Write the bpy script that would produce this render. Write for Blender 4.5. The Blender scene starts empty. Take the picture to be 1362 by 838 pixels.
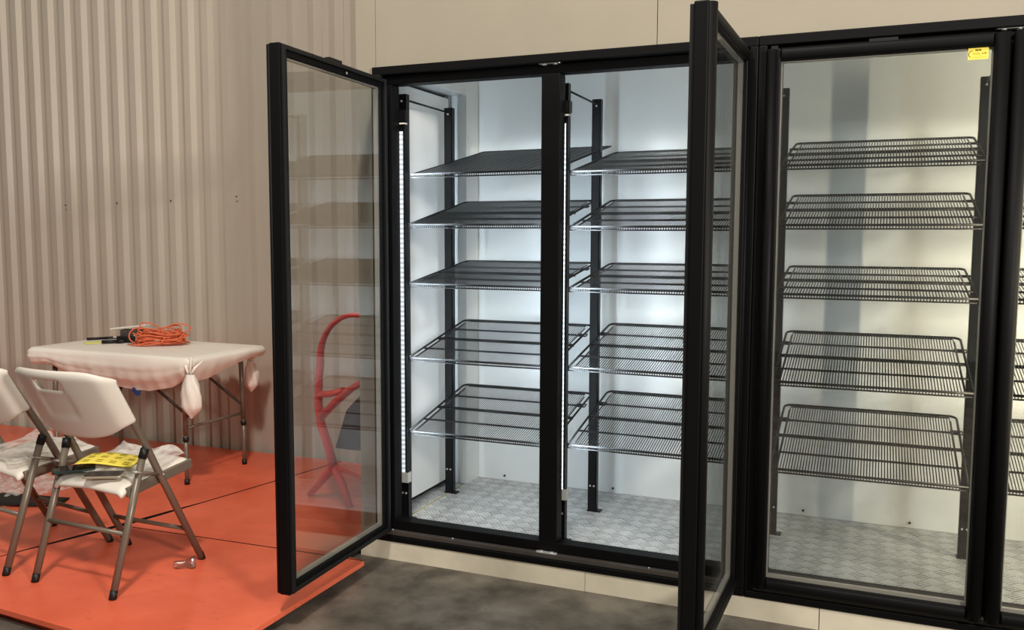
import bpy, math, random
from mathutils import Vector, Matrix
random.seed(7)
sc = bpy.context.scene
col = sc.collection
PI = math.pi

# ------------------------------------------------------------------ helpers
def s2l(c):
    return tuple(((x/255)/12.92 if x/255 <= .04045 else ((x/255+.055)/1.055)**2.4) for x in c)

class MB:
    """collects geometry, builds ONE mesh object"""
    def __init__(s): s.v = []; s.f = []; s.m = []; s.sm = []
    def add(s, vs, fs, mi=0, smooth=False):
        b = len(s.v); s.v += [tuple(v) for v in vs]
        for f in fs: s.f.append(tuple(b+i for i in f)); s.m.append(mi); s.sm.append(smooth)
        return s
    def box(s, x0, x1, y0, y1, z0, z1, mi=0, M=None):
        vs = [Vector((x, y, z)) for z in (z0, z1) for y in (y0, y1) for x in (x0, x1)]
        if M is not None: vs = [M @ v for v in vs]
        return s.add(vs, [(0,2,3,1),(4,5,7,6),(0,1,5,4),(2,6,7,3),(0,4,6,2),(1,3,7,5)], mi)
    def tube(s, pts, r, n=8, closed=False, mi=0, flat=1.0):
        pts = [Vector(p) for p in pts]; N = len(pts)
        T = []
        for i in range(N):
            if closed: d = pts[(i+1) % N]-pts[i-1]
            else: d = pts[min(i+1, N-1)]-pts[max(i-1, 0)]
            T.append(d.normalized() if d.length > 1e-9 else Vector((0,0,1)))
        up = Vector((0,0,1)) if abs(T[0].z) < .9 else Vector((0,1,0))
        a = T[0].cross(up).normalized()
        vs = []
        rr = r if isinstance(r, (list, tuple)) else [r]*N
        for i in range(N):
            a = (a-T[i]*a.dot(T[i]))
            a = a.normalized() if a.length > 1e-9 else T[i].orthogonal().normalized()
            b = T[i].cross(a)
            for k in range(n):
                t = 2*PI*k/n
                vs.append(pts[i]+a*math.cos(t)*rr[i]+b*math.sin(t)*rr[i]*flat)
        fs = []
        M = N if closed else N-1
        for i in range(M):
            for k in range(n):
                fs.append((i*n+k, i*n+(k+1) % n, ((i+1) % N)*n+(k+1) % n, ((i+1) % N)*n+k))
        s.add(vs, fs, mi, True)
        if not closed:
            b = len(s.v)-N*n
            s.f.append(tuple(b+k for k in reversed(range(n)))); s.m.append(mi); s.sm.append(False)
            s.f.append(tuple(b+(N-1)*n+k for k in range(n))); s.m.append(mi); s.sm.append(False)
        return s
    def prism(s, poly, z0, z1, mi=0, M=None, smooth=False):
        n = len(poly)
        vs = [Vector((x, y, z0)) for x, y in poly]+[Vector((x, y, z1)) for x, y in poly]
        if M is not None: vs = [M @ v for v in vs]
        s.add(vs, [tuple(reversed(range(n))), tuple(range(n, 2*n))], mi)
        b = len(s.v)-2*n
        for i in range(n):
            s.f.append((b+i, b+(i+1) % n, b+n+(i+1) % n, b+n+i)); s.m.append(mi); s.sm.append(smooth)
        return s
    def build(s, name, mats, parent=None, bevel=0, seg=2, loc=None):
        me = bpy.data.meshes.new(name); me.from_pydata(s.v, [], s.f)
        mats = mats if isinstance(mats, (list, tuple)) else [mats]
        for m in mats: me.materials.append(m)
        for p, mi, sm in zip(me.polygons, s.m, s.sm): p.material_index = mi; p.use_smooth = sm
        me.validate(); me.update()
        o = bpy.data.objects.new(name, me); col.objects.link(o)
        if parent: o.parent = parent
        if loc: o.location = loc
        if bevel:
            b = o.modifiers.new('bevel', 'BEVEL'); b.width = bevel; b.segments = seg; b.limit_method = 'ANGLE'; b.angle_limit = .7
        return o

def grid(fn, nu, nv, skip=None):
    vs = [fn(i/nu, j/nv) for j in range(nv+1) for i in range(nu+1)]
    fs = []
    for j in range(nv):
        for i in range(nu):
            if skip and skip(i, j): continue
            a = j*(nu+1)+i; fs.append((a, a+1, a+nu+2, a+nu+1))
    return vs, fs

def thing(name, label, cat, loc=(0,0,0), rz=0, group=None, rot=None):
    o = bpy.data.objects.new(name, None); col.objects.link(o)
    o.empty_display_size = .05
    o.location = loc; o.rotation_euler = rot if rot else (0, 0, rz)
    return tag(o, label, cat, group)
def tag(o, label=None, cat=None, group=None, kind=None):
    if label: o['label'] = label
    if cat: o['category'] = cat
    if group: o['group'] = group
    if kind: o['kind'] = kind
    return o
def copy_tree(o, parent=None):
    c = o.copy(); col.objects.link(c); c.parent = parent
    for ch in list(o.children): copy_tree(ch, c)
    return c
def solid(o, t, off=-1): m = o.modifiers.new('solid', 'SOLIDIFY'); m.thickness = t; m.offset = off; return o
def subsurf(o, n=1): m = o.modifiers.new('sub', 'SUBSURF'); m.levels = n; m.render_levels = n; return o
def rrect(w, d, r, n=5, x0=0, y0=0):
    P = []
    for cx, cy, a0 in ((w-r, d-r, 0), (r, d-r, 90), (r, r, 180), (w-r, r, 270)):
        for k in range(n+1):
            a = math.radians(a0+90*k/n); P.append((x0+cx+r*math.cos(a), y0+cy+r*math.sin(a)))
    return P

# ---------------------------------------------------------------- materials
def newmat(name):
    m = bpy.data.materials.new(name); m.use_nodes = True
    return m, m.node_tree, m.node_tree.nodes['Principled BSDF']
def N(nt, t, **k):
    n = nt.nodes.new(t)
    for a, b in k.items():
        if a in n.inputs.keys(): n.inputs[a].default_value = b
        else: setattr(n, a, b)
    return n
def mat(name, rgb, rough=.5, metal=0, spec=.5, var=0, vscale=4, rvar=0, bump=0, bscale=50, coat=0, stretch=None, var2=None, trans=0, ior=1.45, alpha=1, emis=None, es=0, sheen=0, sss=0):
    m, nt, b = newmat(name)
    c = s2l(rgb)
    b.inputs['Base Color'].default_value = (*c, 1)
    b.inputs['Roughness'].default_value = rough; b.inputs['Metallic'].default_value = metal
    b.inputs['Specular IOR Level'].default_value = spec; b.inputs['Coat Weight'].default_value = coat
    b.inputs['Transmission Weight'].default_value = trans; b.inputs['IOR'].default_value = ior; b.inputs['Alpha'].default_value = alpha
    if emis: b.inputs['Emission Color'].default_value = (*s2l(emis), 1); b.inputs['Emission Strength'].default_value = es
    L = nt.links.new
    if var or rvar or bump:
        tc = N(nt, 'ShaderNodeTexCoord'); mp = N(nt, 'ShaderNodeMapping'); L(tc.outputs['Object'], mp.inputs['Vector'])
        if stretch: mp.inputs['Scale'].default_value = stretch
    if var or rvar:
        no = N(nt, 'ShaderNodeTexNoise', Scale=vscale, Detail=6.0, Roughness=.6); L(mp.outputs['Vector'], no.inputs['Vector'])
    if var:
        mx = N(nt, 'ShaderNodeMix', data_type='RGBA')
        c2 = s2l(var2) if var2 else tuple(x*(1-var) for x in c)
        c1 = c if var2 else tuple(min(1, x*(1+var)) for x in c)
        mx.inputs[6].default_value = (*c1, 1); mx.inputs[7].default_value = (*c2, 1)
        mr = N(nt, 'ShaderNodeMapRange'); mr.inputs[1].default_value = .35; mr.inputs[2].default_value = .65
        L(no.outputs['Fac'], mr.inputs[0]); L(mr.outputs[0], mx.inputs[0]); L(mx.outputs[2], b.inputs['Base Color'])
    if rvar:
        mr = N(nt, 'ShaderNodeMapRange'); mr.inputs[1].default_value = .3; mr.inputs[2].default_value = .7
        mr.inputs[3].default_value = max(0, rough-rvar); mr.inputs[4].default_value = rough+rvar
        L(no.outputs['Fac'], mr.inputs[0]); L(mr.outputs[0], b.inputs['Roughness'])
    if bump:
        n2 = N(nt, 'ShaderNodeTexNoise', Scale=bscale, Detail=4.0); L(mp.outputs['Vector'], n2.inputs['Vector'])
        bp = N(nt, 'ShaderNodeBump', Strength=bump, Distance=.002); L(n2.outputs['Fac'], bp.inputs['Height']); L(bp.outputs[0], b.inputs['Normal'])
    return m

def glass_mat(name, tint, base=.05, rough=0.0):
    m, nt, b = newmat(name); nt.nodes.remove(b); L = nt.links.new
    out = nt.nodes['Material Output']
    tr = N(nt, 'ShaderNodeBsdfTransparent'); tr.inputs[0].default_value = (*tint, 1)
    gl = N(nt, 'ShaderNodeBsdfGlossy'); gl.inputs['Roughness'].default_value = rough
    lw = N(nt, 'ShaderNodeLayerWeight', Blend=.5)
    pw = N(nt, 'ShaderNodeMath', operation='POWER'); pw.inputs[1].default_value = 7.0
    ma = N(nt, 'ShaderNodeMath', operation='MULTIPLY_ADD'); ma.inputs[1].default_value = .6; ma.inputs[2].default_value = base
    mx = N(nt, 'ShaderNodeMixShader')
    L(lw.outputs['Facing'], pw.inputs[0]); L(pw.outputs[0], ma.inputs[0]); L(ma.outputs[0], mx.inputs[0])
    L(tr.outputs[0], mx.inputs[1]); L(gl.outputs[0], mx.inputs[2]); L(mx.outputs[0], out.inputs[0])
    return m

M_black = mat('black_frame_metal', (6, 6, 7), .55, 0, .18, bump=.04, bscale=200)
M_black2 = mat('black_gasket', (14, 14, 15), .55, 0, .4)
M_handle = mat('dark_bronze_black_handle', (11, 10, 10), .6, 0, .2)
M_ledge = mat('worn_black_sill', (64, 58, 54), .42, var=.15, vscale=12)
M_spacer = mat('aluminium_spacer', (158, 153, 145), .4, .3)
M_chrome = mat('zinc_plate', (205, 205, 202), .3, .5)
M_glass = glass_mat('door_glass', (.965, .972, .965), .07)
M_wire = mat('black_epoxy_wire', (19, 18, 18), .38, 0, .45)
M_post = mat('black_powder_coated_steel', (12, 12, 13), .4, 0, .35)
M_panel = mat('beige_cooler_panel', (152, 144, 128), .5, 0, .4, var=.03, vscale=3, bump=.15, bscale=60)
M_inner = mat('white_cooler_lining', (222, 225, 224), .24, 0, .5, var=.02, vscale=2, bump=.10, bscale=34, stretch=(1, 1, .12))
M_inner2 = mat('white_door_lining', (222, 224, 224), .14, 0, .5, bump=.04, bscale=10, stretch=(1, 1, .15))
M_concrete = mat('stained_concrete', (112, 105, 95), .36, 0, .5, var=1, var2=(66, 61, 54), vscale=4.5, rvar=.2, bump=.3, bscale=35)
M_corr = mat('beige_corrugated_steel', (184, 174, 159), .42, 0, .4, var=.03, vscale=6, stretch=(1, 1, .3))
M_ply = mat('painted_plywood_kick', (206, 197, 176), .6, var=.06, vscale=8, bump=.2, bscale=30)
M_chair = mat('white_moulded_plastic', (222, 214, 202), .42, bump=.25, bscale=260)
M_tubec = mat('grey_brown_steel_tube', (118, 107, 94), .35, .25, .5)
M_capc = mat('black_plastic_cap', (16, 16, 16), .5)
M_cloth = mat('white_plastic_sheet', (246, 238, 226), .5, bump=.5, bscale=14, stretch=(1, 5, 1))
M_cord = mat('orange_rubber_cord', (222, 110, 72), .42)
M_phone = mat('black_phone_screen', (8, 9, 12), .08)
M_case = mat('dark_green_phone_case', (28, 44, 42), .5)
M_gold = mat('pale_gold_phone_edge', (196, 182, 158), .3, .5)
M_yellow = mat('yellow_label_paper', (240, 218, 84), .6)
M_note = mat('pale_yellow_note', (232, 230, 130), .7)
M_ink = mat('dark_print', (120, 104, 24), .7)
M_inkr = mat('dark_red_print', (96, 24, 16), .6)
M_white = mat('white_plastic', (228, 222, 210), .5)
M_blue = mat('blue_tape', (34, 66, 120), .6)
M_red = mat('red_orange_moulded_frame', (214, 62, 40), .4)
M_dgrey = mat('dark_grey_panel', (70, 62, 62), .5)
M_screw = mat('steel_screw', (120, 118, 112), .3, .8)
M_yseam = mat('yellowed_sealant', (170, 160, 110), .6)
M_mat = mat('black_ribbed_plastic', (20, 21, 23), .45)

def film_mat():
    m, nt, b = newmat('clear_crumpled_film'); L = nt.links.new
    b.inputs['Base Color'].default_value = (*s2l((235, 230, 222)), 1); b.inputs['Roughness'].default_value = .18
    out = nt.nodes['Material Output']; tr = N(nt, 'ShaderNodeBsdfTransparent'); mx = N(nt, 'ShaderNodeMixShader')
    no = N(nt, 'ShaderNodeTexNoise', Scale=22.0, Detail=5.0); tc = N(nt, 'ShaderNodeTexCoord'); L(tc.outputs['Object'], no.inputs['Vector'])
    mr = N(nt, 'ShaderNodeMapRange'); mr.inputs[1].default_value = .35; mr.inputs[2].default_value = .65; mr.inputs[3].default_value = .25; mr.inputs[4].default_value = .75
    L(no.outputs['Fac'], mr.inputs[0]); L(mr.outputs[0], mx.inputs[0]); L(tr.outputs[0], mx.inputs[1]); L(b.outputs[0], mx.inputs[2]); L(mx.outputs[0], out.inputs[0])
    return m
M_film = film_mat()
M_clear = glass_mat('clear_plastic', (.9, .9, .88), .12, .1)

def platform_mat():
    m, nt, b = newmat('orange_painted_platform'); L = nt.links.new
    tc = N(nt, 'ShaderNodeTexCoord')
    n1 = N(nt, 'ShaderNodeTexNoise', Scale=2.2, Detail=7.0, Roughness=.65); L(tc.outputs['Object'], n1.inputs['Vector'])
    r1 = N(nt, 'ShaderNodeValToRGB'); L(n1.outputs['Fac'], r1.inputs[0])
    e = r1.color_ramp.elements
    e[0].position = .32; e[0].color = (*s2l((212, 92, 62)), 1); e[1].position = .72; e[1].color = (*s2l((238, 116, 84)), 1)
    mp = N(nt, 'ShaderNodeMapping'); mp.inputs['Scale'].default_value = (9, 26, 9); L(tc.outputs['Object'], mp.inputs['Vector'])
    n2 = N(nt, 'ShaderNodeTexNoise', Scale=1.5, Detail=5.0, Roughness=.7); L(mp.outputs[0], n2.inputs['Vector'])
    r2 = N(nt, 'ShaderNodeValToRGB'); L(n2.outputs['Fac'], r2.inputs[0]); e = r2.color_ramp.elements
    e[0].position = .30; e[0].color = (.62, .52, .5, 1); e[1].position = .40; e[1].color = (1, 1, 1, 1)
    mx = N(nt, 'ShaderNodeMix', data_type='RGBA', blend_type='MULTIPLY'); mx.inputs[0].default_value = .5
    L(r1.outputs[0], mx.inputs[6]); L(r2.outputs[0], mx.inputs[7]); L(mx.outputs[2], b.inputs['Base Color'])
    mr = N(nt, 'ShaderNodeMapRange'); mr.inputs[3].default_value = .22; mr.inputs[4].default_value = .5; L(n1.outputs['Fac'], mr.inputs[0]); L(mr.outputs[0], b.inputs['Roughness'])
    return m
M_plat = platform_mat()
M_platedge = mat('orange_platform_edge', (212, 76, 46), .5, var=.2, vscale=20)

def plate_mat():
    """five-bar tread plate: groups of short parallel bars, alternating direction"""
    m, nt, b = newmat('aluminium_tread_plate'); L = nt.links.new
    def math_(op, *a):
        n = N(nt, 'ShaderNodeMath', operation=op)
        for i, x in enumerate(a):
            if hasattr(x, 'is_output') or hasattr(x, 'links'): L(x, n.inputs[i])
            else: n.inputs[i].default_value = x
        return n.outputs[0]
    tc = N(nt, 'ShaderNodeTexCoord'); sx = N(nt, 'ShaderNodeSeparateXYZ'); L(tc.outputs['Object'], sx.inputs[0])
    X, Y = sx.outputs[0], sx.outputs[1]
    s = 1/.052
    u = math_('MULTIPLY', math_('ADD', X, Y), s*.7071); v = math_('MULTIPLY', math_('SUBTRACT', X, Y), s*.7071)
    par = math_('MODULO', math_('ADD', math_('ADD', math_('FLOOR', u), math_('FLOOR', v)), 1000.0), 2.0)
    fu = math_('FRACT', u); fv = math_('FRACT', v)
    def bars(a, c):
        st = math_('GREATER_THAN', math_('SINE', math_('MULTIPLY', a, 2*PI*4)), -.15)
        m1 = math_('LESS_THAN', math_('ABSOLUTE', math_('SUBTRACT', c, .5)), .47)
        m2 = math_('LESS_THAN', math_('ABSOLUTE', math_('SUBTRACT', a, .5)), .49)
        return math_('MULTIPLY', math_('MULTIPLY', st, m1), m2)
    A = bars(fu, fv); B = bars(fv, fu)
    h = math_('ADD', math_('MULTIPLY', A, par), math_('MULTIPLY', B, math_('SUBTRACT', 1.0, par)))
    no = N(nt, 'ShaderNodeTexNoise', Scale=7.0, Detail=12.0, Roughness=.85); L(tc.outputs['Object'], no.inputs['Vector'])
    ramp = N(nt, 'ShaderNodeValToRGB'); L(no.outputs['Fac'], ramp.inputs[0]); e = ramp.color_ramp.elements
    e[0].position = .36; e[0].color = (*s2l((72, 72, 69)), 1); e[1].position = .62; e[1].color = (*s2l((176, 176, 173)), 1)
    mx = N(nt, 'ShaderNodeMix', data_type='RGBA'); L(math_('MINIMUM', math_('ADD', math_('MULTIPLY', h, .5), math_('MULTIPLY', par, .17)), 1.0), mx.inputs[0]); L(ramp.outputs[0], mx.inputs[6]); mx.inputs[7].default_value = (*s2l((240, 242, 242)), 1)  # tiles of one bar direction lightened, imitating bars that catch the light
    L(mx.outputs[2], b.inputs['Base Color'])
    b.inputs['Metallic'].default_value = .35
    mr = N(nt, 'ShaderNodeMapRange'); mr.inputs[3].default_value = .3; mr.inputs[4].default_value = .55; L(no.outputs['Fac'], mr.inputs[0]); L(mr.outputs[0], b.inputs['Roughness'])
    bp = N(nt, 'ShaderNodeBump', Strength=.8, Distance=.0015); L(h, bp.inputs['Height']); L(bp.outputs[0], b.inputs['Normal'])
    return m
M_plate = plate_mat()

def led_mat(name, strength, gap):
    m, nt, b = newmat(name); L = nt.links.new
    tc = N(nt, 'ShaderNodeTexCoord'); sx = N(nt, 'ShaderNodeSeparateXYZ'); L(tc.outputs['Object'], sx.inputs[0])
    a = N(nt, 'ShaderNodeMath', operation='MULTIPLY'); a.inputs[1].default_value = 1/.021; L(sx.outputs[2], a.inputs[0])
    f = N(nt, 'ShaderNodeMath', operation='FRACT'); L(a.outputs[0], f.inputs[0])
    g = N(nt, 'ShaderNodeMath', operation='GREATER_THAN'); g.inputs[1].default_value = .45; L(f.outputs[0], g.inputs[0])
    mr = N(nt, 'ShaderNodeMapRange'); mr.inputs[3].default_value = strength*gap; mr.inputs[4].default_value = strength; L(g.outputs[0], mr.inputs[0])
    b.inputs['Base Color'].default_value = (.6, .65, .7, 1); b.inputs['Roughness'].default_value = .2
    b.inputs['Emission Color'].default_value = (.78, .9, 1, 1); L(mr.outputs[0], b.inputs['Emission Strength'])
    return m
M_led1 = led_mat('dimmer_led_lens', .55, .2)
M_led2 = led_mat('bright_led_lens', 4.0, .35)
M_ledoff = mat('unlit_led_lens', (190, 196, 198), .25)

# ------------------------------------------------------------------- camera
f_px = 1175.57; yaw, pitch, roll = .3957, -.0889, .0036
fw = Vector((-math.sin(yaw)*math.cos(pitch), math.cos(yaw)*math.cos(pitch), math.sin(pitch)))
r = Vector((math.cos(yaw), math.sin(yaw), 0)); u = r.cross(fw)
r2 = math.cos(roll)*r+math.sin(roll)*u; u2 = -math.sin(roll)*r+math.cos(roll)*u
cam = bpy.data.objects.new('camera', bpy.data.cameras.new('camera')); col.objects.link(cam)
Mx = Matrix((r2, u2, -fw)).transposed().to_4x4(); Mx.translation = Vector((1.9903, -3.2426, 1.4022))
cam.matrix_world = Mx
cam.data.sensor_fit = 'HORIZONTAL'; cam.data.sensor_width = 36; cam.data.lens = f_px/1362*36
cam.data.clip_start = .05
sc.camera = cam

# ------------------------------------------------------------------ setting
fl = MB().box(-9, 8, -8, 1.6, -.1, 0).build('floor', M_concrete); tag(fl, kind='structure')

# corrugated steel wall behind the table (slightly out of square with the cooler)
P = .1448; poly = []
x = -9.0
x0 = -.10-math.floor((9-.1)/P)*P
k = 0
xs = x0+.045
while xs < -.12:
    poly += [(xs, 0), (xs+.045, 0), (xs+.066, .030), (xs+.124, .030)]
    xs += P
poly.append((xs, 0)); poly.append((-.0, 0))
back = [(-.0, .06), (poly[0][0], .06)]
vs = []; fs = []
H = 5.0; n = len(poly)
for (a, b) in poly: vs += [(a, b, 0), (a, b, H)]
for i in range(n-1): fs.append((2*i, 2*i+2, 2*i+3, 2*i+1))
mb = MB().add(vs, fs)
bx0, bx1 = poly[0][0], poly[-1][0]
mb.add([(bx0, .06, 0), (bx1, .06, 0), (bx1, .06, H), (bx0, .06, H)], [(1, 0, 3, 2)])
wl = mb.build('wall_back', M_corr); wl.location = (0, 1.2385-.012, 0); wl.rotation_euler = (0, 0, .0298); tag(wl, kind='structure')
for wx_, wz_ in ((-2.654, 1.61), (-2.21, 1.62), (-1.70, 1.64), (-3.1, 1.60)):
    MB().tube([(wx_, -.001, wz_), (wx_, -.006, wz_)], .006, 8).build('screw', M_tubec, wl)

# ------------------------------------------------------- walk-in cooler box
ZF = .145; BX = -.085
S_ = lambda o: tag(o, kind='structure')
PF = .012; XR = 5.2; TOP = 3.3
mb = MB()
mb.box(BX, .009, PF, .10, .0815, TOP); mb.box(.0125, 1.2, PF, .10, 2.101, TOP); mb.box(1.203, XR, PF, .10, 2.101, TOP)
mb.box(3.16, XR, PF, .10, .0815, 2.10)
mb.box(.009, .0125, PF+.004, .10, 2.101, TOP)
S_(mb.build('wall_front', M_panel))
S_(MB().box(BX, BX+.004, .10, 1.17, 0, TOP).build('wall_side', M_panel))
# kick board: three plywood strips
mb = MB(); mb.box(-.083, .951, .002, .09, 0, .0813); mb.box(.953, 1.829, .003, .09, 0, .0813); mb.box(1.832, XR, .003, .09, 0, .0813)
S_(mb.build('baseboard_front', M_ply))
# interior lining: left wall with recess for the entry door
mb = MB()
mb.box(BX+.006, .077, .745, .885, ZF-.01, 2.5)          # wall beyond the door
mb.box(BX+.006, .077, .10, .745, 2.09, 2.5)             # header above the door
wlf = S_(mb.build('wall_left', M_inner, bevel=.002))
MB().box(BX+.006, -.036, .10, .745, ZF-.01, 2.09).build('door_recess', M_black2, wlf)
dr = S_(MB().box(-.034, .0, .10, .705, ZF+.032, 2.072).build('door_1', M_inner2, bevel=.004))
MB().box(-.03, .001, .707, .722, ZF+.02, 2.085).build('door_gasket', mat('grey_gasket', (150, 152, 154), .5), dr)
wrr = S_(MB().box(-.01, XR, .885, .985, ZF-.01, 2.5).build('wall_rear', M_inner))
S_(MB().box(-.08, XR, .10, .98, 2.5, 2.56).build('ceiling', M_inner))
tpf = S_(MB().box(-.08, XR, .094, .985, .0, ZF).build('floor', M_plate))
MB().box(.066, .074, .11, .74, ZF, ZF+.0015).build('floor_seam', M_yseam, tpf)
for sx_ in (.229, .809, 1.25, 1.702, 2.144, 2.6):
    MB().tube([(sx_, .886, ZF+.022), (sx_, .878, ZF+.022)], .0055, 10).build('screw', mat('dark_screw', (50, 48, 46), .4, .5), wrr)
MB().box(XR, XR+.1, PF, .985, 0, TOP).build('wall_right', M_panel); S_(bpy.data.objects['wall_right'])

# -------------------------------------------------- display door frames
def door_leaf(parent, name='glass_door', width=.74, z0=.13, z1=2.048, closed=False):
    """local: hinge line at x=0, leaf along +x, closed; outer face at y=-.045, inner y=+.02"""
    e = bpy.data.objects.new(name, None); col.objects.link(e); e.parent = parent
    W = width; a = .046
    mb = MB()
    for (xa, xb) in ((0, a), (W-a, W)):
        mb.box(xa, xb, -.030, .012, z0, z1)
    mb.box(a, W-a, -.030, .012, z0, z0+.042); mb.box(a, W-a, -.030, .012, z1-.042, z1)
    mb.build('door_frame', M_black, e, bevel=.004)
    # rounded full-height pull along the swinging edge
    xh = W-.022
    MB().prism([(xh+.022*math.cos(t), -.030-.020*math.sin(t)) for t in [PI*k/10 for k in range(11)]], z0+.004, z1-.004, smooth=True).build('pull_handle', M_handle, e)
    xq = .018
    MB().prism([(xq+.016*math.cos(t), -.030-.010*math.sin(t)) for t in [PI*k/8 for k in range(9)]], z0+.004, z1-.004, smooth=True).build('hinge_side_moulding', M_black, e)
    # top and bottom outer mouldings
    mb = MB()
    for zc in (z0+.02, z1-.02):
        Mr = Matrix.Rotation(PI/2, 4, 'Y')
        pts = [(zc+.018*math.cos(t), -.030-.009*math.sin(t)) for t in [PI*k/8 for k in range(9)]]
        vv = [(.05, y, z) for z, y in pts]+[(W-.05, y, z) for z, y in pts]; n_ = len(pts)
        mb.add(vv, [tuple(range(n_)), tuple(reversed(range(n_, 2*n_)))]); b_ = len(mb.v)-2*n_
        for i in range(n_): mb.f.append((b_+i, b_+n_+i, b_+n_+(i+1) % n_, b_+(i+1) % n_)); mb.m.append(0); mb.sm.append(False)
    mb.build('rail_moulding', M_black, e)
    # inner magnetic gasket
    g = .006; mb = MB()
    for (xa, xb) in ((.006, .022), (W-.022, W-.006)): mb.box(xa, xb, .012, .024, z0+.006, z1-.006)
    mb.box(.022, W-.022, .012, .022, z0+.006, z0+.020); mb.box(.022, W-.022, .012, .022, z1-.020, z1-.006)
    mb.build('magnetic_gasket', M_black2, e, bevel=.002)
    # aluminium spacer round the double glazing
    gi = .004; gh = .004 if closed else .012; mb = MB()
    for (xa, xb) in ((a, a+gh), (W-a-gi, W-a)): mb.box(xa, xb, -.014, .002, z0+.042, z1-.042)
    mb.box(a+gh, W-a-gi, -.014, .002, z0+.042, z0+.054); mb.box(a+gh, W-a-gi, -.014, .002, z1-.047, z1-.042)
    mb.build('glazing_spacer', M_spacer, e)
    for ya, yb in ((-.019, -.015), (.003, .007)):
        MB().box(a+.0005, W-a-.0005, ya, yb, z0+.0425, z1-.0425).build('glass_pane', M_glass, e)
    # hinge pin blocks top and bottom, latch block on top
    for z_ in (z1, z0-.012):
        MB().box(.012, .034, -.018, .004, z_, z_+.012).build('hinge_pin', M_black2, e)
    MB().box(W*.44, W*.56, -.016, .004, z1, z1+.012).build('hold_open_block', M_black2, e)
    MB().tube([(W*.42, .013, z1-.03), (W*.42, .016, z1-.03)], .005, 8).build('screw', M_chrome, e)
    return e

def frame_unit(x0, x1, mull, label):
    t = thing('glass_door_frame', label, 'door frame', (0, 0, 0), 0, 'glass door frames of the cooler')
    zb, zt = .082, 2.10
    mb = MB()     # perimeter lip
    mb.box(x0, x1, -.004, .03, 2.066, zt); mb.box(x0, x1, -.004, .03, zb, .108)
    mb.build('outer_trim', M_black, t, bevel=.003)
    mb = MB(); mb.box(x0, x0+.028, -.004, .03, .108, 2.066); mb.box(x1-.028, x1, -.004, .03, .108, 2.066)
    mb.build('side_trim', M_black, t, bevel=.003)
    MB().box(x0+.028, x1-.028, .006, .03, .1085, .128).build('sill_ledge', M_ledge, t, bevel=.002)
    mb = MB()     # inner fixed face
    for za, zc in ((2.030, 2.0655), (.1285, .168)): mb.box(x0+.028, x1-.028, .03, .093, za, zc)
    mb.box(x0, x0+.028, .031, .093, .09, 2.09); mb.box(x1-.028, x1, .031, .093, .09, 2.09)
    mb.box(x0+.028, x1-.028, .031, .093, 2.066, 2.09); mb.box(x0+.028, x1-.028, .031, .093, .09, .128)
    mb.build('inner_frame', M_black, t, bevel=.002)
    xs_ = [x0+.028]+[m for m in mull]+[x1-.028]
    mb = MB(); mb.box(x0+.028, x0+.075, .030, .093, .1685, 2.0295); mb.box(x1-.075, x1-.028, .030, .093, .1685, 2.0295)
    mb.build('jamb', M_black, t, bevel=.002)
    for m in mull:
        MB().box(m-.0385, m+.0385, .028, .09, .1685, 2.0295).build('mullion', M_black, t, bevel=.003)
        # paired zinc hinge / strike plates on the sill and head at the mullion
        for zz, nm in ((.129, 'strike_plate'), (2.0635, 'strike_plate')):
            mb = MB(); mb.prism(rrect(.09, .02, .009, 4, m-.045, .008), zz-.001 if zz < 1 else zz, zz+.0015 if zz < 1 else zz+.0025)
            for dx in (-.022, .022): mb.tube([(m+dx, .018, zz-.004 if zz > 1 else zz), (m+dx, .018, zz+.004)], .009, 12)
            mb.build(nm, M_chrome, t)
    for xx in (x0+.07, x0+.36, x1-.36, x1-.08):
        MB().tube([(xx, .018, .128), (xx, .018, .1305)], .004, 8).build('screw', M_chrome, t)
    return t

UF1 = frame_unit(0, 1.565, [.783], 'black two-door frame on the left whose two glass doors stand wide open')
UF2 = frame_unit(1.567, 3.13, [2.342], 'black two-door frame on the right with its glass doors shut')
# left leaf open 90 degrees about the left jamb
dL = door_leaf(UF1); dL.location = (.058, -.012, 0); dL.rotation_euler = (0, 0, math.radians(-87.6)); tag(dL, 'open glass door on the left')
# right leaf hinged on the right jamb (mirrored), open 90 degrees
dR = door_leaf(UF1); dR.scale = (-1, 1, 1); dR.location = (1.510, -.012, 0); dR.rotation_euler = (0, 0, math.radians(89.2)); tag(dR, 'open glass door on the right')
# closed leaves
d3 = door_leaf(UF2, closed=True); d3.location = (1.598, .004, 0)
d3.scale = (1, 1, 1)
d4 = door_leaf(UF2, closed=True); d4.scale = (-1, 1, 1); d4.location = (3.088, .004, 0)

# yellow sticker on the closed door glass
def text_mesh(body, size, mb, M, mi):
    cu = bpy.data.curves.new('t', 'FONT'); cu.body = body; cu.size = size; cu.extrude = .00015; cu.resolution_u = 2
    cu.align_x = 'CENTER'; cu.align_y = 'CENTER'
    ob = bpy.data.objects.new('t', cu); col.objects.link(ob)
    dg = bpy.context.evaluated_depsgraph_get(); me = ob.evaluated_get(dg).to_mesh()
    mb.add([M @ v.co for v in me.vertices], [tuple(p.vertices) for p in me.polygons], mi)
    bpy.data.objects.remove(ob); bpy.data.curves.remove(cu)
mb = MB(); cx, cz = 2.2485-1.598, 1.988
mb.box(cx-.029, cx+.029, -.0196, -.0191, cz-.019, cz+.017)
Mt = Matrix.Translation((cx+.004, -.0199, cz-.001)) @ Matrix.Rotation(PI/2, 4, 'X')
text_mesh('OOL AIR', .0105, mb, Mt, 1)
mb.tube([(cx-.018+.009*math.cos(math.radians(a)), -.0200, cz-.002+.010*math.sin(math.radians(a))) for a in range(80, 260, 20)], .0011, 5, mi=1)
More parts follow.
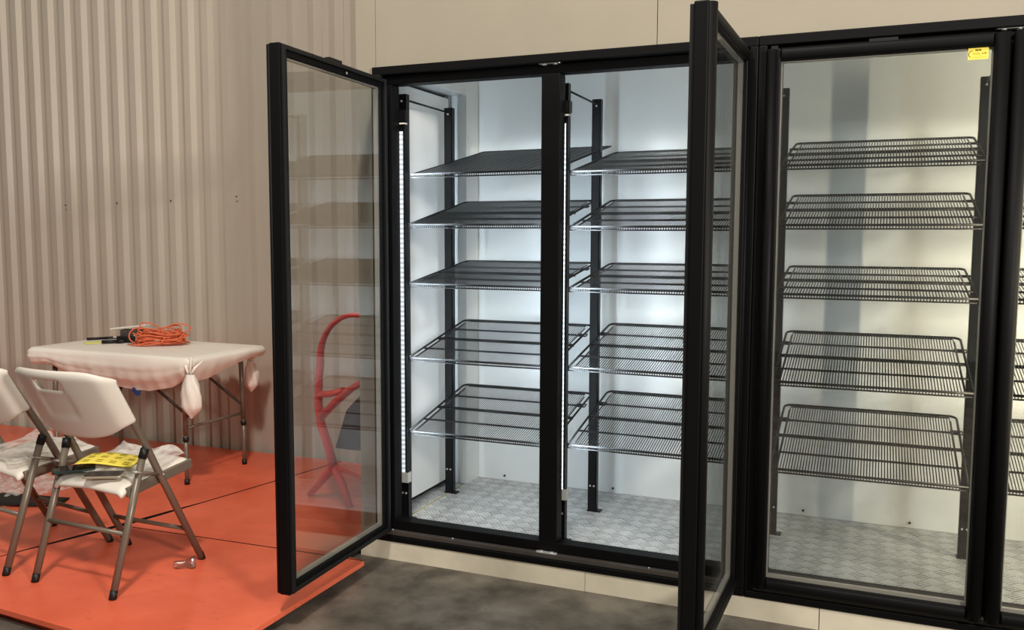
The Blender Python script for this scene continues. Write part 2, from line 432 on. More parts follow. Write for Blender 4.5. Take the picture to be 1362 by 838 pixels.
for dx, w_ in ((-.007, .003), (-.002, .0025), (.004, .004)): mb.box(cx+dx-w_/2, cx+dx+w_, -.0200, -.0197, cz+.007, cz+.013, mi=2)
mb.box(cx-.024, cx+.024, -.0199, -.0197, cz-.0135, cz-.0125, mi=2); mb.box(cx-.012, cx+.012, -.0199, -.0197, cz-.0095, cz-.0088, mi=2)
st = mb.build('sticker', [M_yellow, M_inkr, M_ink], d3); tag(st, 'small yellow logo sticker')

# --------------------------------------------------------------- uprights
def upright(xc, label):
    t = thing('shelf_upright', label, 'shelf upright', (xc, 0, ZF), 0, 'black shelf uprights in the cooler')
    h = 2.005-ZF
    for (ya, nm) in ((.118, 'front_post'), (.555, 'rear_post')):
        mb = MB(); w_ = .02; th = .003; d_ = .028
        mb.box(-w_, w_, ya, ya+th, 0, h); mb.box(-w_, -w_+th, ya, ya+d_, 0, h); mb.box(w_-th, w_, ya, ya+d_, 0, h)
        mb.box(-w_, w_, ya+d_, ya+d_+th, 0, h)
        o = mb.build(nm, M_post, t)
        MB().box(-.024, .040, ya-.003, ya+d_+.010, 0, .005).build('foot_plate', M_post, o)
        for zz in (.12, h-.03):
            [MB().tube([(bx_, ya+.001, zz), (bx_, ya-.003, zz)], .0045, 8).build('bolt', M_chrome, o) for bx_ in ((-.009, .009) if zz < 1 else (0,))]
    MB().tube([(0, .145, h-.02), (0, .556, h-.022)], .0045, 8).build('tie_rod', M_post, t)
    return t
upright(.072, 'black shelf upright pair beside the left open door, with white entry door behind')
upright(.804, 'black shelf upright pair standing just behind the central mullion')
upright(1.598, 'black shelf upright pair at the left edge of the closed stickered door')
upright(2.328, 'black shelf upright pair under the yellow sticker, at right edge of closed door')
upright(3.09, 'black shelf upright pair at the far right end of the cooler')

# ------------------------------------------------------------- LED fixtures
def led(xc, z0, z1, lens, label, lit):
    t = thing('led_light', label, 'light', (xc, 0, 0), 0, 'LED strip lights on the front uprights')
    w_ = .021
    mb = MB(); mb.box(-w_, -w_+.003, .094, .114, z0, z1); mb.box(w_-.003, w_, .094, .114, z0, z1, 1); mb.box(-w_, w_, .112, .116, z0, z1, 1)
    mb.box(-w_, w_, .094, .116, z1, z1+.006); mb.box(-w_, w_, .094, .116, z0-.006, z0)
    mb.build('housing', [M_white, M_post], t)
    MB().box(-.007, .008, .0965, .103, z0+.005, z1-.03).build('lens', lens, t)
    MB().box(-w_+.003, w_-.003, .103, .111, z0, z1-.0).build('backing_strip', M_post, t)
    for z_ in (z1+.012, z0-.03):
        mb = MB(); mb.box(-.027, .027, .091, .0935, z_, z_+.045); mb.box(.0245, .027, .0935, .122, z_, z_+.045); mb.box(-.027, -.0245, .0935, .122, z_, z_+.045)
        mb.box(-.027, .027, .1165, .1178, z_, z_+.045)
        mb.build('clip', M_chrome if z_ < 1 else M_post, t)
    return t
led(.078, .35, 1.875, M_led1, 'lit LED strip light on the upright beside the left open door', True)
led(.812, .36, 1.875, M_led2, 'brightest LED strip light, right of the central mullion', True)
led(1.612, .36, 1.875, M_ledoff, 'unlit LED strip light behind the left stile of the closed door', False)
t = MB().tube([(1.637, .10, 1.955), (1.641, .09, 1.93), (1.637, .095, 1.88), (1.628, .10, 1.85), (1.63, .10, 1.83)], .0022, 6).build('cable', M_capc)
tag(t, 'thin black loose cable at the top left inside the closed door', 'cable')

# ------------------------------------------------------------------ shelves
def make_shelf(W=.664, D=.59):
    e = thing('wire_shelf', 'x', 'shelf')
    R = .0048; mb = MB()
    # outer rod with rounded rear corners
    rc = .03
    path = [(0, 0, 0), (0, D-rc, 0)]+[(rc-rc*math.cos(a), D-rc+rc*math.sin(a), 0) for a in [PI/2*k/5 for k in range(1, 6)]]
    path += [(W-rc+rc*math.sin(a), D-rc+rc*math.cos(a), 0) for a in [PI/2*k/5 for k in range(0, 6)]]+[(W, 0, 0)]
    mb.tube(path, R, 6); mb.tube([(0, 0, 0), (W, 0, 0)], R, 6)
    mb.tube([(.0, .0, -.014), (W, .0, -.014)], .003, 6)                       # lower front rod
    mb.tube([(rc, D-.02, 0), (W-rc, D-.02, 0)], .003, 6)                      # second rear rod
    for xx in (.024, W-.024): mb.tube([(xx, .004, -.002), (xx, D-.05, -.002)], .0033, 6)
    for xx in (0, W): mb.tube([(xx, 0, .002), (xx, 0, -.016)], .0035, 6)
    mb.build('shelf_frame', M_wire, e)
    for yy, rr in ((D*.25, .0042), (D*.5, .0068), (D*.75, .0042)):
        MB().tube([(0, yy, -.004), (W, yy, -.004)], rr, 6).build('cross_rod', M_wire, e)
    mb = MB(); n_ = 62
    for i in range(n_):
        xx = .028+(W-.056)*i/(n_-1)
        mb.tube([(xx, -.001, -.014), (xx, 0, .003), (xx, D-.002, .003)], .0018, 4)
    mb.build('wire_grid', M_wire, e)
    # side hooks that reach the uprights
    for sx_ in (-1, 1):
        xb = 0 if sx_ < 0 else W
        for yy in (D*.78,):
            mb = MB(); mb.tube([(xb+sx_*.0, yy, -.004), (xb-sx_*.03, yy, -.004), (xb-sx_*.03, yy-.03, -.004), (xb+sx_*.012, yy-.03, -.004), (xb+sx_*.012, yy, -.004), (xb, yy, -.004)], .003, 6)
            mb.build('side_hook', M_wire, e)
    return e
fits = [('b1s2',.094,1.450,.0083,.2010,.128),('b1s3',.094,1.195,.0003,.1438,.128),('b1s4',.093,.871,.0100,.1987,.126),('b1s5',.092,.545,.0100,.2030,.126),
('b2s1',.832,1.659,-.0300,.2123,.128),('b2s2',.834,1.441,-.0011,.2158,.128),('b2s3',.832,1.195,.0003,.1422,.128),('b2s4',.831,.874,-.0121,.2152,.128),('b2s5',.831,.554,.0006,.2208,.128),
('b3s1',1.637,1.661,-.0052,.2299,.128),('b3s2',1.634,1.446,-.0006,.2241,.110),('b3s3',1.632,1.196,.0045,.1418,.108),('b3s4',1.632,.872,.0100,.2229,.110),('b3s5',1.631,.544,.0080,.2397,.112),
('b4s1',2.392,1.664,0,.2299,.128),('b4s2',2.392,1.448,0,.2241,.120),('b4s3',2.392,1.198,0,.1418,.120),('b4s4',2.392,.874,0,.2229,.120),('b4s5',2.392,.547,0,.2397,.120)]
bay = {'1': 'behind the left open door', '2': 'right of the central mullion', '3': 'behind the closed stickered door', '4': 'in the far right bay'}
lev = {'1': 'topmost', '2': 'second from top', '3': 'middle', '4': 'second from bottom', '5': 'lowest'}
grp = {'1': 'wire shelves in the left open bay', '2': 'wire shelves in the right open bay', '3': 'wire shelves behind the closed door', '4': 'wire shelves in the far right bay'}
proto = make_shelf()
for i, (k_, x_, z_, ya_, pi_, y_) in enumerate(fits):
    o = proto if i == 0 else copy_tree(proto)
    o.location = (x_, y_, z_); o.rotation_euler = (pi_, 0, ya_)
    o['label'] = 'black wire shelf %s, %s of its stack' % (bay[k_[1]], lev[k_[3]]); o['category'] = 'shelf'; o['group'] = grp[k_[1]]
# the odd top shelf of the left bay: ribbed dark deck, set askew
t = thing('ribbed_shelf', 'dark ribbed shelf set askew, topmost behind the left open door', 'shelf', (.118, .118, 1.664), 0, grp['1'], (.228, 0, -.07))
W_, D_ = .665, .66
mb = MB(); mb.tube([(0, 0, 0), (0, D_, 0), (W_, D_, 0), (W_, 0, 0)], .004, 6, closed=True); mb.tube([(0, 0, -.014), (W_, 0, -.014)], .003, 6)
for i in range(60):
    xx = .01+(W_-.02)*i/59; mb.tube([(xx, -.001, -.014), (xx, 0, 0)], .0015, 4)
mb.build('shelf_frame', M_wire, t)
mb = MB()
for i in range(16):
    xa = .012+i*(W_-.024)/16
    mb.box(xa, xa+(W_-.024)/16-.005, .004, D_-.004, -.004, .001)
mb.build('ribbed_deck', M_mat, t)

# ---------------------------------------------------------------- platform
pz = .05
pl = thing('wooden_platform', 'low orange painted platform under the chairs and table', 'platform')
# sheets: local layout (x,y), gaps 4 mm show as dark seams
g = .004
def sheet(pts, dark=()):
    mb = MB().prism(pts, pz-.019, pz)
    for i in dark: mb.m[2+i] = 1
    mb.build('deck_sheet', [M_plat, M_capc], pl)
sheet([(.044, -1.155), (.044, -.175), (-1.23+g, -.235), (-1.395+g, -.74), (-1.53, -1.06)], (1, 2, 3))
sheet([(.03, -.175+2*g), (.03, -.165), (-.084, -.158), (-.088, 1.2), (-.960+g, 1.18), (-1.225+g, -.235+2*g)], (0, 1, 4, 5))
sheet([(-1.53-2*g, -1.06), (-1.395-g, -.74), (-1.145-g, .22), (-.965-g, 1.18), (-3.0, 1.115), (-3.0, -.93)], (0, 1, 2, 4))
sheet([(-3.0-2*g, -.93), (-3.0-2*g, 1.115), (-6.5, 1.005), (-6.5, -.55)], (0,))
MB().prism([(-.02, -1.13), (-.02, -.2), (-.10, -.18), (-.10, 1.16), (-6.4, .96), (-6.4, -.52)], 0, pz-.0195).build('base', M_capc, pl)
MB().prism([(.036, -1.150), (.036, -1.132), (-6.4, -.532), (-6.4, -.55)], 0, pz-.0195).build('front_riser', M_platedge, pl)

# ------------------------------------------------------------------- chairs
def make_chair():
    t = thing('folding_chair', 'x', 'chair', (0, 0, 0))
    r_ = .0142
    # backrest
    def fb(u_, v_):
        s_ = u_*2-1
        zt = .862-.038*abs(s_)**7; zb = .584+.070*abs(s_)**3
        z = zb+(zt-zb)*v_
        yt = -.036-(z-.50)*.55
        hw = .238-.001*v_
        x_ = s_*hw
        bul = -.062*(1-abs(s_)**2.2)-.012
        wrap = .042*max(0, (abs(s_)-.90)/.10)**1.3
        lip = .016*max(0, (v_-.93)/.07)
        return (x_, yt+bul+wrap+lip-.010, z)
    nu, nv = 28, 14
    hole = lambda i, j: 10 <= i <= 17 and 10 <= j <= 11
    v, f = grid(fb, nu, nv, hole)
    for k_ in range(len(v)):
        # recessed moulded grip area under the slot
        i_ = k_ % (nu+1); j_ = k_//(nu+1)
        if 10 <= i_ <= 18 and 5 <= j_ <= 9: v[k_] = (v[k_][0], v[k_][1]+.006, v[k_][2])
    o = MB().add(v, f, 0, True).build('backrest', M_chair, t); solid(o, .012, 0); subsurf(o, 1)
    # seat
    def fs_(u_, v_):
        s_ = u_*2-1; y = -.145+.375*v_
        z = .408+.045*v_+.004*math.cos(s_*PI)-.010*math.sin(v_*PI)
        hw = .194*(1-.03*(1-v_)**2)
        if v_ > .9: z -= .028*((v_-.9)/.1)**1.5; 
        if v_ < .12: z -= .026*((.12-v_)/.12)**1.5
        e_ = max(0, abs(s_)-.9)/.1
        return (s_*hw, y+.0, z-.020*e_)
    v, f = grid(fs_, 20, 16)
    o = MB().add(v, f, 0, True).build('seat', M_chair, t); solid(o, .026, -1 if False else -1); subsurf(o, 1)
    # grey side rails below the seat
    for s_ in (-1, 1):
        MB().box(-.009, .009, -.17, .165, -.021, .018, M=Matrix.Translation((s_*.184, .055, .396)) @ Matrix.Rotation(.117, 4, 'X')).build('seat_rail', M_tubec, t, bevel=.004)
    for s_ in (-1, 1):
        xf = s_*.208
        o = MB().tube([(xf, .238, .012), (xf, .02, .43), (xf, -.01, .49), (xf, -.04, .55), (xf, -.10, .655), (xf, -.188, .805)], r_, 12).build('front_leg', M_tubec, t)
        MB().tube([(xf, .244, 0), (xf, .238, .014), (xf, .231, .030)], .0145, 12).build('foot_cap', M_capc, o)
        xr = s_*.206
        o = MB().tube([(xr, -.214, .012), (xr, -.048, .52)], r_, 12).build('rear_leg', M_tubec, t)
        MB().tube([(xr, -.218, 0), (xr, -.2135, .014), (xr, -.208, .032)], .0145, 12).build('foot_cap', M_capc, o)
        MB().tube([(xr, -.055, .498), (xr+s_*.004, -.043, .535)], .0165, 12).build('top_cap', M_capc, o)
        MB().tube([(s_*.214, -.098, .455), (s_*.214, .035, .415)], .0065, 8).build('link_bar', M_tubec, t)
        for (yy, zz) in ((-.098, .455), (.035, .415)):
            MB().tube([(s_*.195, yy, zz), (s_*.223, yy, zz)], .004, 8).build('rivet', M_chrome, t)
    MB().tube([(-.206, .165, .152), (.206, .165, .152)], .009, 10).build('front_stretcher', M_tubec, t)
    MB().tube([(-.206, -.148, .228), (.206, -.148, .228)], .009, 10).build('rear_stretcher', M_tubec, t)
    return t
ch = make_chair(); ch.location = (-.806, -.658, pz); ch.rotation_euler = (0, 0, math.radians(-1))
ch['label'] = 'white folding chair with phones and a yellow label sheet on its seat'; ch['group'] = 'white folding chairs'
ch2 = copy_tree(ch); ch2.location = (-1.355, -.625, pz); ch2.rotation_euler = (0, 0, math.radians(-8))
ch2['label'] = 'white folding chair cut off by the left edge of the photo'

# crumpled film on the seats
def film(cx_, cy_, cz_, w_, d_, rz_, amp, label, seed, slope=.12):
    rnd = random.Random(seed)
    ph = [(rnd.uniform(10, 60), rnd.uniform(-60, 60), rnd.uniform(0, 6)) for _ in range(9)]
    def fn(u_, v_):
        X = (u_-.5)*w_; Y = (v_-.5)*d_
        h = sum(abs(math.sin(a*X+b*Y+c)) for a, b, c in ph)/9
        ed = max(0, (v_-.8)/.2)
        k_ = 1+.05*math.sin(9*v_+seed)
        return (X*k_, Y+.012*math.sin(14*u_+seed), .003+amp*h*(.4+ed*1.4)+slope*Y+(.012*math.sin(3*PI*u_+1)*ed))
    v, f = grid(fn, 46, 34)
    o = MB().add(v, f, 0, True).build('plastic_film', M_film); o.location = (cx_, cy_, cz_); o.rotation_euler = (0, 0, rz_)
    return tag(o, label, 'plastic wrap', 'crumpled plastic film')
film(-.795, -.60, pz+.437, .34, .30, .05, .007, 'white crumpled plastic film under the yellow label sheet on the chair', 3)
film(-1.36, -.60, pz+.437, .34, .30, -.14, .007, 'clear crumpled plastic film on the seat of the leftmost chair', 5)

# phones
def phone(loc, rz_, rx_, case, label, L_=.155, Wd_=.078, th=.011):
    t = thing('phone', label, 'phone', loc, 0, 'phones on the chair seat', (rx_, 0, rz_))
    MB().prism(rrect(L_, Wd_, .012, 4, -L_/2, -Wd_/2), 0, th).build('body', case, t, bevel=.002)
    MB().prism(rrect(L_-.008, Wd_-.008, .010, 4, -(L_-.008)/2, -(Wd_-.008)/2), th, th+.0008).build('screen', M_phone, t)
    return t
phone((-.926, -.748, pz+.424), math.radians(47), .06, M_case, 'phone in a dark green case on the rear left of the chair seat')
phone((-.752, -.762, pz+.424), math.radians(28), .06, M_gold, 'phone with pale gold edges beside the yellow label sheet', .145, .072, .009)
# yellow label sheet: sheet with 2x5 printed labels, slightly curled
t = thing('label_sheet', 'bright yellow printed label sheet lying on the chair seat', 'label sheet', (-.845, -.640, pz+.448), 0, None, (.10, 0, math.radians(18)))
def fy(u_, v_): return ((u_-.5)*.235, (v_-.5)*.135, .004+.006*math.sin(u_*PI*1.5)+.003*math.sin(v_*4))
v, f = grid(fy, 16, 8); o = MB().add(v, f, 0, True).build('paper', M_yellow, t); solid(o, .0005)
mb = MB()
for i in range(4):
    for j in range(3):
        for q in range(2):
            u_ = .10+i*.235; v_ = .16+j*.32+q*.10
            a = fy(u_, v_); b = fy(u_+.11, v_)
            mb.tube([(a[0], a[1], a[2]+.0012), (b[0], b[1], b[2]+.0012)], .0022, 4, flat=.4)
mb.build('printing', M_ink, t)

# ------------------------------------------------------------------- table
TX, TY, TZ = -1.94, .66, pz
tb = thing('folding_table', 'small folding table with grey steel legs against the corrugated wall', 'table', (TX, TY, TZ))
TH = .705
MB().prism(rrect(1.19, .61, .03, 4, -.595, -.305), TH-.045, TH-.003).build('tabletop', M_chair, tb)
for s_ in (-1, 1):
    for q in (-1, 1):
        x_ = s_*.485; y_ = q*.235
        o = MB().tube([(x_, y_, .27), (x_*.985, y_*.98, TH-.046)], .014, 12).build('leg', M_tubec, tb)
        MB().tube([(x_, y_, .0), (x_, y_, .27)], .0115, 12).build('leg_extension', M_tubec, o)
        MB().tube([(x_, y_, .238), (x_, y_, .262)], .0165, 12).build('collar', M_capc, o)
        MB().tube([(x_, y_, .0), (x_, y_, .028)], .0145, 12).build('foot_cap', M_capc, o)
    MB().tube([(s_*.485, -.235, .31), (s_*.485, .235, .31)], .008, 10).build('leg_brace', M_tubec, tb)
    MB().tube([(s_*.485, .21, .37), (s_*.02, .21, TH-.05)], .0085, 10).build('folding_brace', mat('dark_brown_steel', (62, 48, 42), .4), tb)
    MB().tube([(s_*.485, -.21, .37), (s_*.02, -.21, TH-.05)], .0085, 10).build('folding_brace', bpy.data.materials['dark_brown_steel'], tb)

# plastic cover over the table
tc_ = thing('table_cover', 'thin white plastic sheet over the table, knotted at its right-hand corners', 'tablecloth', (TX, TY, TZ+TH))
# perimeter profile: top, rounded edge, skirt tucking inwards
def lerp(a, b, t_): return a+(b-a)*t_
def drop(side, t_):
    # side 0 front (left->right), 1 right (front->back), 2 back, 3 left (back->front)
    if side == 0: pts = [(0, .10), (.10, .09), (.22, .15), (.45, .19), (.72, .205), (.88, .17), (.97, .12), (1, .09)]
    elif side == 1: pts = [(0, .09), (.10, .135), (.3, .13), (.6, .08), (.9, .055), (1, .06)]
    elif side == 2: pts = [(0, .06), (.5, .12), (1, .10)]
    else: pts = [(0, .10), (.5, .13), (1, .10)]
    for (a, da), (b, db) in zip(pts, pts[1:]):
        if a <= t_ <= b: return lerp(da, db, (t_-a)/(b-a))
    return pts[-1][1]
hw, hd, cr = .605, .318, .035
per = []
def edge(side, n_, p0, p1, nrm):
    for i in range(n_):
        t_ = i/n_; per.append((lerp(p0[0], p1[0], t_), lerp(p0[1], p1[1], t_), nrm, side, t_))
def corner(cx_, cy_, a0, side_d):
    for k_ in range(5):
        a = math.radians(a0+90*k_/5); per.append((cx_+cr*math.cos(a), cy_+cr*math.sin(a), (math.cos(a), math.sin(a)), side_d, 0.0))
edge(0, 60, (-hw+cr, -hd), (hw-cr, -hd), (0, -1)); corner(hw-cr, -hd+cr, -90, 1)
edge(1, 30, (hw, -hd+cr), (hw, hd-cr), (1, 0)); corner(hw-cr, hd-cr, 0, 2)
edge(2, 50, (hw-cr, hd), (-hw+cr, hd), (0, 1)); corner(-hw+cr, hd-cr, 90, 3)
edge(3, 26, (-hw, hd-cr), (-hw, -hd+cr), (-1, 0)); corner(-hw+cr, -hd+cr, 180, 0)
NP = len(per); vs = [(0, 0, .0)]
rings = [(.5, 0, 0), (.9, 0, 0), (1, 0, -.0)]
vs = []
for i, (px_, py_, nm, sd, t_) in enumerate(per):
    d_ = drop(sd, t_)
    wv = .004*math.sin(i*.55)+.003*math.sin(i*1.3+1)
    rowp = []
    rowp.append((px_*.5, py_*.5, .001+.001*math.sin(i*.9)))
    rowp.append((px_*.9, py_*.9, .0015))
    rowp.append((px_*.975, py_*.965, 0))
    rowp.append((px_, py_, -.012))
    for q in range(1, 9):
        w = q/8
        if sd in (0,):
            bel = .016*math.sin(w*PI*.8)-.075*w**1.7*min(1, d_/.2)
            fold = .006*math.sin(q*2.2+i*.07)*(1-abs(2*t_-1)*.5)
        else:
            bel = .006*math.sin(w*PI)-.05*w**1.6*min(1, d_/.13); fold = 0
        rowp.append((px_+nm[0]*(bel+fold+wv*w), py_+nm[1]*(bel+fold+wv*w), -.012-(d_-.012)*w))
    vs += rowp
R_ = 12
fs = []
for i in range(NP):
    j = (i+1) % NP
    for q in range(R_-1): fs.append((i*R_+q, i*R_+q+1, j*R_+q+1, j*R_+q))
vs.append((0, 0, .001)); c_ = len(vs)-1
for i in range(NP): fs.append((c_, i*R_, ((i+1) % NP)*R_))
o = MB().add(vs, fs, 0, True).build('sheet', M_cloth, tc_)
def knot(x_, y_, len_, w0, seed, z_top=-.035):
    rnd = random.Random(seed)
    # gathered straps from the sheet edge to the knot, then a bulging tail
    mb = MB()
    mb.tube([(x_-.055, y_+.012, z_top+.02), (x_-.035, y_, z_top-.01), (x_-.012, y_-.004, z_top-.048)], [.004, .007, .008], 8)
    mb.tube([(x_+.035, y_+.05, z_top+.02), (x_+.016, y_+.01, z_top-.012), (x_+.002, y_-.004, z_top-.048)], [.006, .009, .008], 8)
    mb.tube([(x_, y_+.004, z_top+.045), (x_+.002, y_-.004, z_top+.0), (x_-.006, y_-.006, z_top-.048)], [.005, .005, .008], 8)
    nn = 18; P_ = []
    for k_ in range(nn+1):
        w = k_/nn; z = z_top-.045-len_*w
        rad = w0*(.32+.68*math.sin(min(1, w*1.9+.08)*PI/2))*(1 if w < .72 else max(.10, 1-((w-.72)/.28)**1.5))
        P_.append((x_-.004+.006*math.sin(w*3), y_-.004, z, rad))
    m_ = 20; v = []; 
    for (a, b, z, rad) in P_:
        for q in range(m_):
            th = 2*PI*q/m_; rr = rad*(1+.13*math.sin(5*th+z*30+seed)+.06*math.sin(9*th-z*60))
            v.append((a+rr*math.cos(th), b+rr*.62*math.sin(th), z))
    f = [(k_*m_+q, (k_+1)*m_+q, (k_+1)*m_+(q+1) % m_, k_*m_+(q+1) % m_) for k_ in range(nn) for q in range(m_)]
    mb.add(v, f, 0, True)
    return mb.build('knot_tail', M_cloth, tc_)
knot(.612, -.318, .235, .056, 1)
knot(.500, .300, .185, .046, 4, -.050)
# blue tape scrap on the hanging edge
def ft(u_, v_): return ((u_-.5)*.05, .004*math.sin(u_*9), (v_-.5)*.03+.006*math.sin(u_*7))
v, f = grid(ft, 10, 5); o = MB().add(v, f).build('blue_tape', M_blue); solid(o, .0006); o.location = (-1.742, .368, pz+.498); o.rotation_euler = (.2, .35, .3)
tag(o, 'scrap of blue tape stuck to the hanging edge of the table cover', 'tape')

# ---------------------------------------------------------- things on table
zt_ = pz+TH+.003
# orange extension cord, loosely coiled
rnd = random.Random(11); pts = []
turns = 19; n_ = 30
for k_ in range(turns):
    a_ = rnd.uniform(.115, .168); b_ = rnd.uniform(.045, .09); tilt = rnd.uniform(-.35, .35); cz_ = .012+.062*(k_/turns)**.9
    ox, oy = rnd.uniform(-.022, .022), rnd.uniform(-.02, .02); ph = rnd.uniform(0, .5); tl2 = rnd.uniform(-.22, .22)
    for q in range(n_):
        th = 2*PI*q/n_
        X = a_*math.cos(th); Y = b_*math.sin(th)*(1+.2*math.sin(2*th+ph))
        x_ = X*math.cos(tilt)-Y*math.sin(tilt)+ox; y_ = X*math.sin(tilt)+Y*math.cos(tilt)+oy
        z_ = cz_+tl2*.12*math.cos(th)+.010*math.sin(3*th+ph*9)
        pts.append((x_, y_, max(.007, z_)))
# smooth the joins
for _ in range(2):
    pts = [pts[0]]+[tuple((pts[i-1][c]+2*pts[i][c]+pts[i+1][c])/4 for c in range(3)) for i in range(1, len(pts)-1)]+[pts[-1]]
mb = MB(); mb.tube(pts, .0042, 6)
# bow loops standing up from the coil
def loop(cx_, cy_, cz_, a_, b_, ang, n_=24, op=0):
    P_ = []
    for q in range(n_+1):
        th = 2*PI*q/n_
        X = a_*math.cos(th); Z = b_*math.sin(th)
        P_.append((cx_+X*math.cos(ang)-Z*math.sin(ang), cy_+.02*math.cos(th), max(.008, cz_+X*math.sin(ang)+Z*math.cos(ang))))
    return P_
for L_ in (loop(.065, -.01, .088, .062, .022, .30), loop(.12, .0, .100, .058, .026, -.05), loop(-.055, -.01, .102, .055, .024, -.35), loop(-.115, -.03, .055, .05, .046, .15), loop(.02, .01, .082, .06, .018, .1), loop(-.01, -.03, .07, .10, .02, -.22)):
    mb.tube(L_, .0042, 6, closed=False)
mb.tube([(-.16, -.075, .008), (-.10, -.095, .008), (-.02, -.10, .008), (.05, -.09, .02), (.07, -.085, .045), (.055, -.08, .062)], .0042, 6)
o = mb.build('extension_cord', M_cord); o.location = (-1.918, .735, zt_); o.rotation_euler = (0, 0, .30)
tag(o, 'orange extension cord coiled in a loose heap on the covered table', 'cord')
# note pad
t = MB().box(-.045, .045, -.045, .045, 0, .004).build('note_pad', M_note); t.location = (-2.345, .635, zt_); t.rotation_euler = (0, 0, .9)
tag(t, 'pale yellow sticky note pad at the left of the covered table', 'note pad')
def marker(loc, rz_, L_, r_, label, body=M_capc):
    t = thing('marker_pen', label, 'pen', loc, rz_, 'marker pens on the table')
    MB().tube([(-L_/2, 0, r_), (L_*.2, 0, r_)], r_, 10).build('barrel', body, t)
    MB().tube([(L_*.2, 0, r_), (L_*.47, 0, r_), (L_*.5, 0, r_)], [r_*1.12, r_*1.08, r_*.6], 10).build('cap', M_capc, t)
marker((-2.44, .775, zt_), .95, .15, .008, 'slim black marker lying behind the yellow note pad')
marker((-2.215, .665, zt_), .75, .125, .011, 'thick black marker in front of the orange cord')
t = thing('pen', 'thin dark pen pointing away beside the slim marker', 'pen', (-2.39, .83, zt_), .75)
MB().tube([(-.07, 0, .004), (.06, 0, .004)], .004, 8).build('barrel', M_dgrey, t); MB().tube([(.06, 0, .004), (.075, 0, .004)], [.0035, .001], 8).build('tip', M_chrome, t)
# small hand tool: white top plate on a dark body
t = thing('tape_dispenser', 'small tool with white top and black body leaning behind the orange cord', 'tool', (-2.175, .775, zt_), .35)
t.scale = (1.25, 1.25, 1.3)
MB().box(-.05, .05, -.025, .025, .012, .058).build('body', M_dgrey, t, bevel=.006)
MB().box(-.095, .085, -.035, .035, 0, .006, M=Matrix.Translation((0, 0, .068)) @ Matrix.Rotation(-.10, 4, 'Y')).build('top_plate', M_white, t, bevel=.002)
MB().box(-.06, .03, -.04, -.026, .0, .030).build('black_foot', M_capc, t, bevel=.003)
MB().tube([(.03, -.03, .018), (.03, .03, .018)], .018, 14).build('roller', M_white, t)

# ------------------------------------------------------- litter on platform
# crumpled clear bags under the leftmost chair
def heap(loc, w_, d_, h_, seed, label, m_):
    rnd = random.Random(seed); ph = [(rnd.uniform(6, 38), rnd.uniform(-38, 38), rnd.uniform(0, 6)) for _ in range(8)]
    def fn(u_, v_):
        X = (u_-.5)*w_; Y = (v_-.5)*d_
        e_ = math.sin(u_*PI)**.5*math.sin(v_*PI)**.5 if 0 < u_ < 1 and 0 < v_ < 1 else 0
        hh = sum(abs(math.sin(a*X+b*Y+c)) for a, b, c in ph)/8
        return (X+.02*math.sin(9*v_), Y+.02*math.sin(11*u_), .002+h_*e_*(.35+.9*hh))
    v, f = grid(fn, 50, 36)
    o = MB().add(v, f, 0, True).build('plastic_bag', m_); o.location = loc
    return tag(o, label, 'plastic bag')
heap((-2.35, -.02, pz), .72, .42, .085, 2, 'crumpled clear plastic bags heaped under the leftmost chair', M_film)
def fd(u_, v_): return ((u_-.5)*.62, (v_-.5)*.12+.02*math.sin(u_*6), .004+.030*math.sin(u_*PI)*(.4+.6*v_))
v, f = grid(fd, 24, 6); o = MB().add(v, f, 0, True).build('black_strap', M_capc); solid(o, .004, 1); o.location = (-2.06, -.215, pz); o.rotation_euler = (0, 0, .48)
tag(o, 'flat black strap lying at the near edge of the clear bags', 'strap')
# small clear plastic piece near the front chair foot
rnd = random.Random(9)
mb = MB()
v = []; m_ = 16; nn = 8
for k_ in range(nn+1):
    w = k_/nn; rad = .013+.012*w+.004*math.sin(w*9)
    for q in range(m_):
        th = 2*PI*q/m_; rr = rad*(1+.28*math.sin(3*th+w*4))
        v.append((-.045+.085*w, rr*math.cos(th), max(.001, .018+rr*.8*math.sin(th))))
f = [(k_*m_+q, (k_+1)*m_+q, (k_+1)*m_+(q+1) % m_, k_*m_+(q+1) % m_) for k_ in range(nn) for q in range(m_)]
o = MB().add(v, f, 0, True).build('crushed_cup', M_clear); solid(o, .0006); o.location = (-.585, -.525, pz); o.rotation_euler = (0, 0, .7)
tag(o, 'small crushed clear plastic cup on the platform near the chair foot', 'plastic cup')

# --------------------------------------- red moulded stand behind the left door
rs = thing('red_stand', 'red stand with a big curved loop and splayed legs, seen through the left door', 'stand', (-.36, .45, pz))
z_ = -pz
def arc2(ptsx, r0, r1, parent, name, flat=.6):
    n_ = len(ptsx); rad = [lerp(r0, r1, i/(n_-1)) for i in range(n_)]
    return MB().tube(ptsx, rad, 12, flat=flat).build(name, M_red, parent)
lp = []
for k_ in range(27):
    a = math.radians(-35+(222)*k_/26)
    lp.append((.215*math.cos(a)-.02, 0, .72+.225*math.sin(a)+.02))
left = [(-.245, 0, .64), (-.25, 0, .50), (-.235, 0, .40), (-.19, 0, .28), (-.165, 0, .17)]
_n = len(lp+left); MB().tube(lp+left, [.050-.026*min(1, i/16)+.008*max(0, (i-22)/9) for i in range(_n)], 12, flat=.5).build('loop_frame', M_red, rs)
arc2([(.16, 0, .60), (.06, 0, .66), (-.05, 0, .60), (-.15, 0, .52), (-.235, 0, .44)], .030, .030, rs, 'cross_strut')
arc2([(-.24, 0, .555), (-.18, 0, .56), (-.10, 0, .585)], .030, .026, rs, 'upper_web')
arc2([(-.165, 0, .19), (-.25, .03, .11), (-.345, .05, .015)], .034, .022, rs, 'leg')
arc2([(-.165, 0, .19), (-.09, -.03, .11), (-.03, -.06, .012)], .024, .018, rs, 'leg')
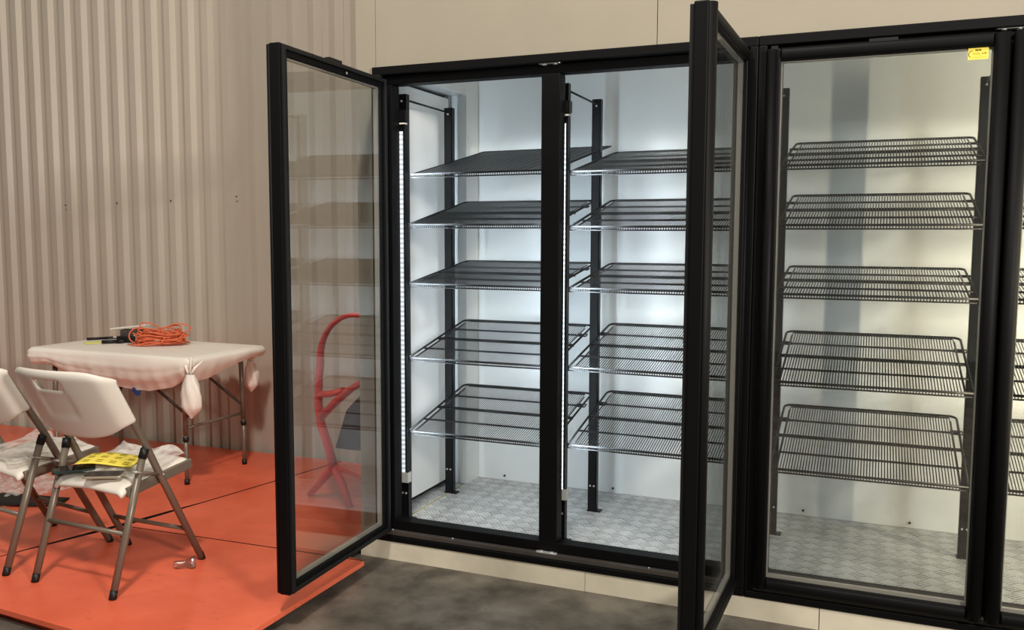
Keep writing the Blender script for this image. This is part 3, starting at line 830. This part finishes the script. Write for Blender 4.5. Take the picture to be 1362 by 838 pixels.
arc2([(-.165, 0, .19), (-.03, .10, .11), (.10, .20, .012)], .020, .014, rs, 'leg')
MB().prism([(-.17, .30), (.14, .30), (.14, .60), (.02, .62), (-.10, .50)], -.006, .006, M=Matrix.Translation((0, .03, -.02)) @ Matrix.Rotation(PI/2, 4, 'X')).build('grey_panel', M_dgrey, rs)

# ------------------------------------------------------------------- lights
def area(name, loc, target, sx_, sy_, W, color, spread=180, shape='RECTANGLE'):
    l = bpy.data.lights.new(name, 'AREA'); l.shape = shape; l.size = sx_; l.size_y = sy_; l.energy = W; l.color = color; l.spread = math.radians(spread)
    o = bpy.data.objects.new(name, l); col.objects.link(o); o.location = loc
    d = Vector(target)-Vector(loc); o.rotation_euler = d.to_track_quat('-Z', 'Y').to_euler()
    return o
COOL = (.74, .88, 1.0)
for i, (x_, tx, e_) in enumerate(((.108, .62, 8.5), (.785, .10, 6.0), (.842, 1.55, 10.5))):
    area('led_glow', (x_, .112, 1.18), (tx, .7, 1.18), 1.5, .014, e_, COOL, 170).rotation_euler.rotate_axis('Z', 0)
for o in [o for o in bpy.data.objects if o.name.startswith('led_glow')]:
    # long side vertical
    o.data.size, o.data.size_y = .014, 1.5
area('offscreen_lamp', (2.2, -3.6, 5.6), (1.4, -1.0, 1.0), .8, .8, 30, (1, .94, .86))
area('offscreen_lamp', (-3.6, -3.8, 4.0), (-1.0, -.6, 0), .4, .4, 32, (1, .94, .86))
area('offscreen_lamp', (1.0, -2.8, 5.2), (-1.2, -.4, 0), .5, .5, 190, (1, .94, .86))
area('offscreen_lamp', (5.0, -3.4, 2.6), (-3.0, 1.0, 1.0), .6, .6, 260, (1, .94, .86))  # low side light, added from the right to bring out the wall ribs
o = area('led_glow_warm', (3.04, .112, 1.2), (2.3, .9, 1.2), .014, 1.5, 48, (1, .87, .64), 170)  # no fixture here: warm light added to brighten the closed bay
w = bpy.data.worlds.new('world'); sc.world = w; w.use_nodes = True
bg = w.node_tree.nodes['Background']; bg.inputs[0].default_value = (.50, .46, .40, 1); bg.inputs[1].default_value = .28

sc.view_settings.view_transform = 'Standard'; sc.view_settings.look = 'None'; sc.view_settings.gamma = 1; sc.view_settings.use_curve_mapping = False
sc.view_settings.exposure = 0
sc.cycles.transparent_max_bounces = 24; sc.cycles.max_bounces = 10
